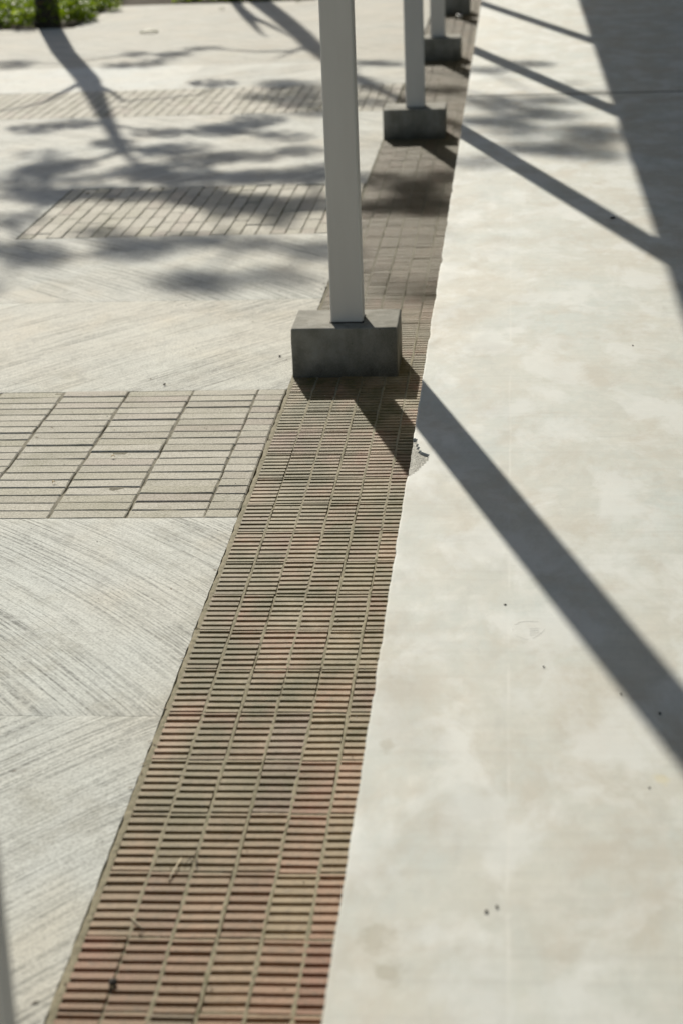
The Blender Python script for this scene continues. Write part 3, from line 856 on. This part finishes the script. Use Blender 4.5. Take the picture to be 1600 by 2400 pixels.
tree('second young tree with forked stems, beyond the top edge, casting the upper shadow',
     (-3.2, 22.3, -.02),
     [([(-3.2, 22.3, -.02), (-3.22, 22.3, 1.0), (-3.25, 22.3, 1.87), (-3.31, 22.3, 2.89), (-3.37, 22.3, 3.65), (-3.45, 22.3, 4.4), (-3.5, 22.3, 5.3), (-3.4, 22.3, 6.5), (-3.3, 22.3, 7.6)], [.14, .12, .11, .1, .095, .09, .06, .045, .02]),
      ([(-3.25, 22.3, .7), (-3.47, 22.3, 1.82), (-3.59, 22.3, 2.84), (-3.67, 22.3, 3.6), (-3.68, 22.3, 3.86)], [.07, .055, .045, .02, .006]),
      ([(-3.5, 22.3, 2.0), (-3.55, 22.3, 2.84), (-3.5, 22.3, 3.3), (-3.49, 22.3, 3.83)], [.04, .045, .03, .006]),
      ([(-3.45, 22.3, 4.2), (-3.62, 22.3, 4.42), (-3.85, 22.3, 4.72)], [.035, .022, .008])],
     CLUMPS_2, 9, 110)

# ------------------------------------------------------------------ ground cover with yellow flowers
def cover(name, inside, box, n, hmax, flowers, seed):
    rs = random.Random(seed); vs, fs = [], []; x0, x1, y0, y1 = box
    cnt = 0
    clumps = [(rs.uniform(x0, x1), rs.uniform(y0, y1), rs.uniform(.25, 1)) for _ in range(330)]
    cl = [c for c in clumps if inside(c[0], c[1])]
    fl = []
    while cnt < n:
        cx, cy, ch = rs.choice(cl)
        x, y = cx+rs.gauss(0, .075), cy+rs.gauss(0, .075)
        if not inside(x, y): continue
        d = math.hypot(x-cx, y-cy)
        h = hmax*ch*max(.06, 1-(d/.22)**2)
        z = h*rs.random()**.45
        a = Vector((rs.gauss(0, 1), rs.gauss(0, 1), rs.gauss(.3, .6))).normalized()
        nn = Vector((rs.gauss(0, .7), rs.gauss(0, .7), 1)).normalized()
        t = a.cross(nn)
        if t.length < .1: continue
        t.normalize(); L = rs.uniform(.013, .028); W = L*.5; k = len(vs)
        c = Vector((x, y, z+.004))
        vs += [tuple(c-a*L), tuple(c+t*W+nn*.002), tuple(c+a*L), tuple(c-t*W+nn*.002)]; fs.append((k, k+1, k+2, k+3))
        cnt += 1
        if rs.random() < .0006: fl.append((x, y, h+.012))
    o = link(name, mesh(name, vs, fs), M['cover']); o['kind'] = 'stuff'
    if not flowers: return
    v2, f2 = [], []
    for fx, fy, fz in fl[:22]+flowers:
        for q in range(5):
            an = q*2*pi/5; k = len(v2)
            v2 += [(fx, fy, fz), (fx+.016*cos(an-.35), fy+.016*sin(an-.35), fz+.005), (fx+.021*cos(an), fy+.021*sin(an), fz+.003), (fx+.016*cos(an+.35), fy+.016*sin(an+.35), fz+.005)]
            f2.append((k, k+1, k+2, k+3))
    w = link('flower_heads', mesh('flower_heads', v2, f2), M['petal'], o); w['kind'] = 'stuff'
    return o

def in1(x, y):
    if y < 17.17 + .05*sin(x*9)+.03*sin(x*23): return False
    lim = -3.68 - .06*sin(y*7) + (.12*max(0, 1-abs(y-18.6)/.35))*1.0 - .04*(y-17.2)
    if y < 17.45: lim -= (17.45-y)*.6
    return -6.6 < x < lim and y < 20.2
cover('ground_cover', in1, (-6.6, -3.2, 17.15, 20.2), 34000, .25, [(-4.17, 17.27, .10), (-4.43, 17.24, .06), (-4.3, 17.23, .04), (-4.05, 17.28, .2), (-3.5, 18.0, .2)], 4)
cover('ground_cover', lambda x, y: y > 19.13+.04*sin(x*8) and -3.22 < x < -1.95, (-3.3, -1.9, 19.1, 20.8), 7000, .12, None, 8)

# ------------------------------------------------------------------ small things lying about
def crumb(name, loc, size, mat, label, cat, group=None, flat=.5, seed=1):
    rs = random.Random(seed); bm = bmesh.new()
    bmesh.ops.create_icosphere(bm, subdivisions=1, radius=1)
    for v in bm.verts: v.co = Vector((v.co.x*size[0], v.co.y*size[1], v.co.z*size[2]))*rs.uniform(.72, 1.15)
    lo = min(v.co.z for v in bm.verts)
    for v in bm.verts: v.co.z -= lo
    o = link(name, from_bm(name, bm), mat, None, loc, rs.uniform(-.6, .6))
    return tag(o, label, cat, group)

def leaf_thing(name, loc, L, W, mat, label, curl=.3, rz=0.0):
    vs, fs = [], []
    n = 8
    for i in range(n+1):
        t = i/n; w = W*sin(pi*min(.98, t*.96+.03))**.8; z = curl*L*sin(pi*t)*.5
        for s in (-1, -.5, 0, .5, 1): vs.append(((t-.5)*L*1.0, s*w/2, z+abs(s)*W*.18+.0015))
    for i in range(n):
        for s in range(4): a = i*5+s; fs.append((a, a+1, a+6, a+5))
    me = mesh(name, vs, fs, True)
    o = link(name, me, mat, None, loc, rz)
    md = o.modifiers.new('thickness', 'SOLIDIFY'); md.thickness = .0008
    return tag(o, label, 'leaf')

leaf_thing('fallen_leaf', (-2.99, 16.55, 0), .15, .07, M['dryleaf'], 'curled olive leaf lying on the plaza left of the large post, far back', .16, .1)
leaf_thing('fallen_leaf', (-2.64, 18.38, 0), .05, .04, M['dryleaf'], 'tiny brown leaf near the second tree shadow at the top of the photo', .6, .6)
leaf_thing('fallen_leaf', (-1.99, 18.85, 0), .05, .03, M['dryleaf'], 'small brown leaf left of the large post at the very top edge', .5, -.3)
leaf_thing('fallen_leaf', (-1.250, 5.015, 0), .011, .008, M['chip'], 'ochre leaf scrap on the brick band, the lower of two near the left edge', .8, .9)
leaf_thing('fallen_leaf', (-1.129, 5.235, 0), .012, .008, M['chip'], 'ochre leaf scrap on the brick band, the upper of two near the middle', .8, .3)

def stick(name, pts, r, mat, label, cat):
    bm = bmesh.new(); B = Vector(pts[0])
    tube(bm, [Vector(p)-B for p in pts], [r*.7]+[r]*(len(pts)-2)+[r*.5], 6)
    return tag(link(name, from_bm(name, bm, True), mat, None, pts[0]), label, cat)
stick('straw_stalk', [(-.590, 2.915, .002), (-.585, 2.94, .006), (-.580, 2.99, .003)], .0016, M['straw'], 'pale short straw lying upright across ribbed bricks near the lower left', 'straw')
stick('straw_stalk', [(-.634, 2.795, .003), (-.618, 2.775, .0022), (-.605, 2.758, .0022)], .0013, M['straw'], 'thin pale straw on the ribbed bricks just below the upright one', 'straw')
stick('twig', [(-.548, 2.955, .002), (-.552, 2.985, .003), (-.562, 2.995, .003), (-.572, 2.965, .002)], .0009, M['debris'], 'hooked dark twig curled beside the upright straw', 'twig')
crumb('dark_leaf_bit', (-.626, 2.603, 0), (.0075, .011, .0055), M['debris'], 'small dark leaf bit on the ribbed bricks at the bottom left', 'beetle', seed=3)  # a dark leaf bit, shaped as a rounded crumb
crumb('dirt_crumb', (-.049, 2.543, Z), (.0028, .005, .002), M['debris'], 'larger of two close dark crumbs on the pale slab near the bottom', 'crumb', 'dark crumbs on the slab', seed=4)
crumb('dirt_crumb', (-.034, 2.556, Z), (.0022, .0034, .002), M['debris'], 'smaller dark crumb right beside the larger one on the slab near the bottom', 'crumb', 'dark crumbs on the slab', seed=5)
crumb('dirt_crumb', (.184, 3.297, Z), (.0018, .004, .0015), M['debris'], 'dark crumb on the slab at the lower edge of the long post shadow', 'crumb', 'dark crumbs on the slab', seed=6)
crumb('dirt_crumb', (.248, 3.215, Z), (.0035, .0045, .002), M['debris'], 'dark crumb inside the long post shadow close to the right edge', 'crumb', 'dark crumbs on the slab', seed=7)
crumb('dirt_crumb', (.342, 5.734, Z), (.0024, .005, .002), M['debris'], 'lone round dark crumb on sunlit slab above the long post shadow', 'crumb', 'dark crumbs on the slab', seed=8)
crumb('dirt_crumb', (.047, 3.417, Z), (.0022, .004, .0015), M['debris'], 'dark crumb on the slab left of the long post shadow, below the scuffed hand-sized mark', 'crumb', 'dark crumbs on the slab', seed=9)
crumb('dirt_crumb', (-.026, 3.724, Z), (.004, .003, .0012), M['debris'], 'flat dark crumb on the slab seam above the hand-sized mark', 'crumb', 'dark crumbs on the slab', seed=10)
crumb('dirt_crumb', (.372, 7.63, Z), (.012, .012, .004), M['debris'], 'brownish crumb on the upper edge of the second post shadow', 'crumb', 'dark crumbs on the slab', seed=11)
crumb('dirt_crumb', (.212, 2.935, Z), (.0018, .003, .0012), M['debris'], 'tiny dark crumb beside the yellowish stain at the lower right', 'crumb', 'dark crumbs on the slab', seed=14)
crumb('pebble', (-1.105, 5.975, 0), (.004, .007, .003), M['debris'], 'dark pebble on combed concrete just behind the brick band, middle left', 'pebble', None, seed=12)
crumb('pebble', (-.775, 6.30, 0), (.0045, .009, .003), M['debris'], 'dark pebble on combed concrete left of the sharp plinth', 'pebble', None, seed=13)
crumb('pebble', (-.45, 17.0, 0), (.03, .03, .02), M['grain'], 'bright white pebble in the shadow of the smallest plinth at the top', 'pebble', None, seed=15)

# dry plant litter caught in joints and against the step
rs = random.Random(57); vs, fs = [], []
for _ in range(150):
    q = rs.random()
    if q < .45: x, y = STRIP_L+rs.gauss(0, .012), rs.uniform(2.3, 12)
    elif q < .7: x, y = -.272-abs(rs.gauss(0, .012)), rs.uniform(2.3, 12)
    else: x, y = rs.uniform(-2.2, -.3), rs.uniform(2.6, 9)
    L = rs.uniform(.003, .011); W = L*rs.uniform(.12, .4); an = rs.uniform(0, pi); k = len(vs); zc = rs.uniform(.0006, .003)
    dx, dy = cos(an), sin(an)
    vs += [(x-dx*L, y-dy*L, .0006), (x-dy*W, y+dx*W, zc), (x+dx*L, y+dy*L, .0008), (x+dy*W, y-dx*W, zc)]; fs.append((k, k+1, k+2, k+3))
link('plant_litter', mesh('plant_litter', vs, fs), M['litter'])['kind'] = 'stuff'

# scuffed hand-sized mark pressed into the slab: a shallow raised rim
vs, fs = [], []
N = 40
for k in range(N):
    a = 2*pi*k/N; rx, ry = .030*(1+.12*sin(2*a+.5)), .034*(1+.1*sin(3*a))
    for s, z in ((.90, .0001), (.97, .0005), (1.04, .0001)):
        vs.append((.019+rx*s*cos(a), 3.600+ry*1.35*s*sin(a), Z+z))
for k in range(N):
    if k in (0, 1, 2, 3, 4, 5, 17, 18, 19, 30, 31): continue
    n = (k+1) % N
    for q in range(2): fs.append((k*3+q, n*3+q, n*3+q+1, k*3+q+1))
for k in range(4):
    x0, y0 = .022, 3.567+k*.011; a = len(vs)
    vs += [(x0, y0, Z+.0002), (x0+.018, y0+.004, Z+.0002), (x0+.018, y0+.006, Z+.0005), (x0, y0+.002, Z+.0005), (x0, y0+.004, Z+.0002), (x0+.018, y0+.008, Z+.0002)]
    fs += [(a, a+1, a+2, a+3), (a+3, a+2, a+5, a+4)]
link('pressed_mark', mesh('pressed_mark', vs, fs, True), M['slab'], walk)

# loose pale grit and dark specks spread over the paving, too fine to count
for nm, mat, cnt, zz, box, sz in (('pale_grit', 'grain', 260, .0004, (-1.9, -.27, 2.2, 9.5), (.0005, .0014)),
                                  ('dark_grit', 'debris', 420, .0004, (-2.4, -.27, 2.2, 9.5), (.0005, .0017))):
    rs = random.Random(len(nm)); vs, fs = [], []
    for _ in range(cnt):
        x = rs.uniform(box[0], box[1]); y = rs.uniform(box[2], box[3]); s = rs.uniform(*sz); k = len(vs)
        vs += [(x-s, y-s, zz), (x+s, y-s*.6, zz), (x+s*.7, y+s, zz), (x-s*.8, y+s*.7, zz), (x, y, zz+s*1.3)]
        fs += [(k, k+1, k+4), (k+1, k+2, k+4), (k+2, k+3, k+4), (k+3, k, k+4)]
    link(nm, mesh(nm, vs, fs), M[mat])['kind'] = 'stuff'
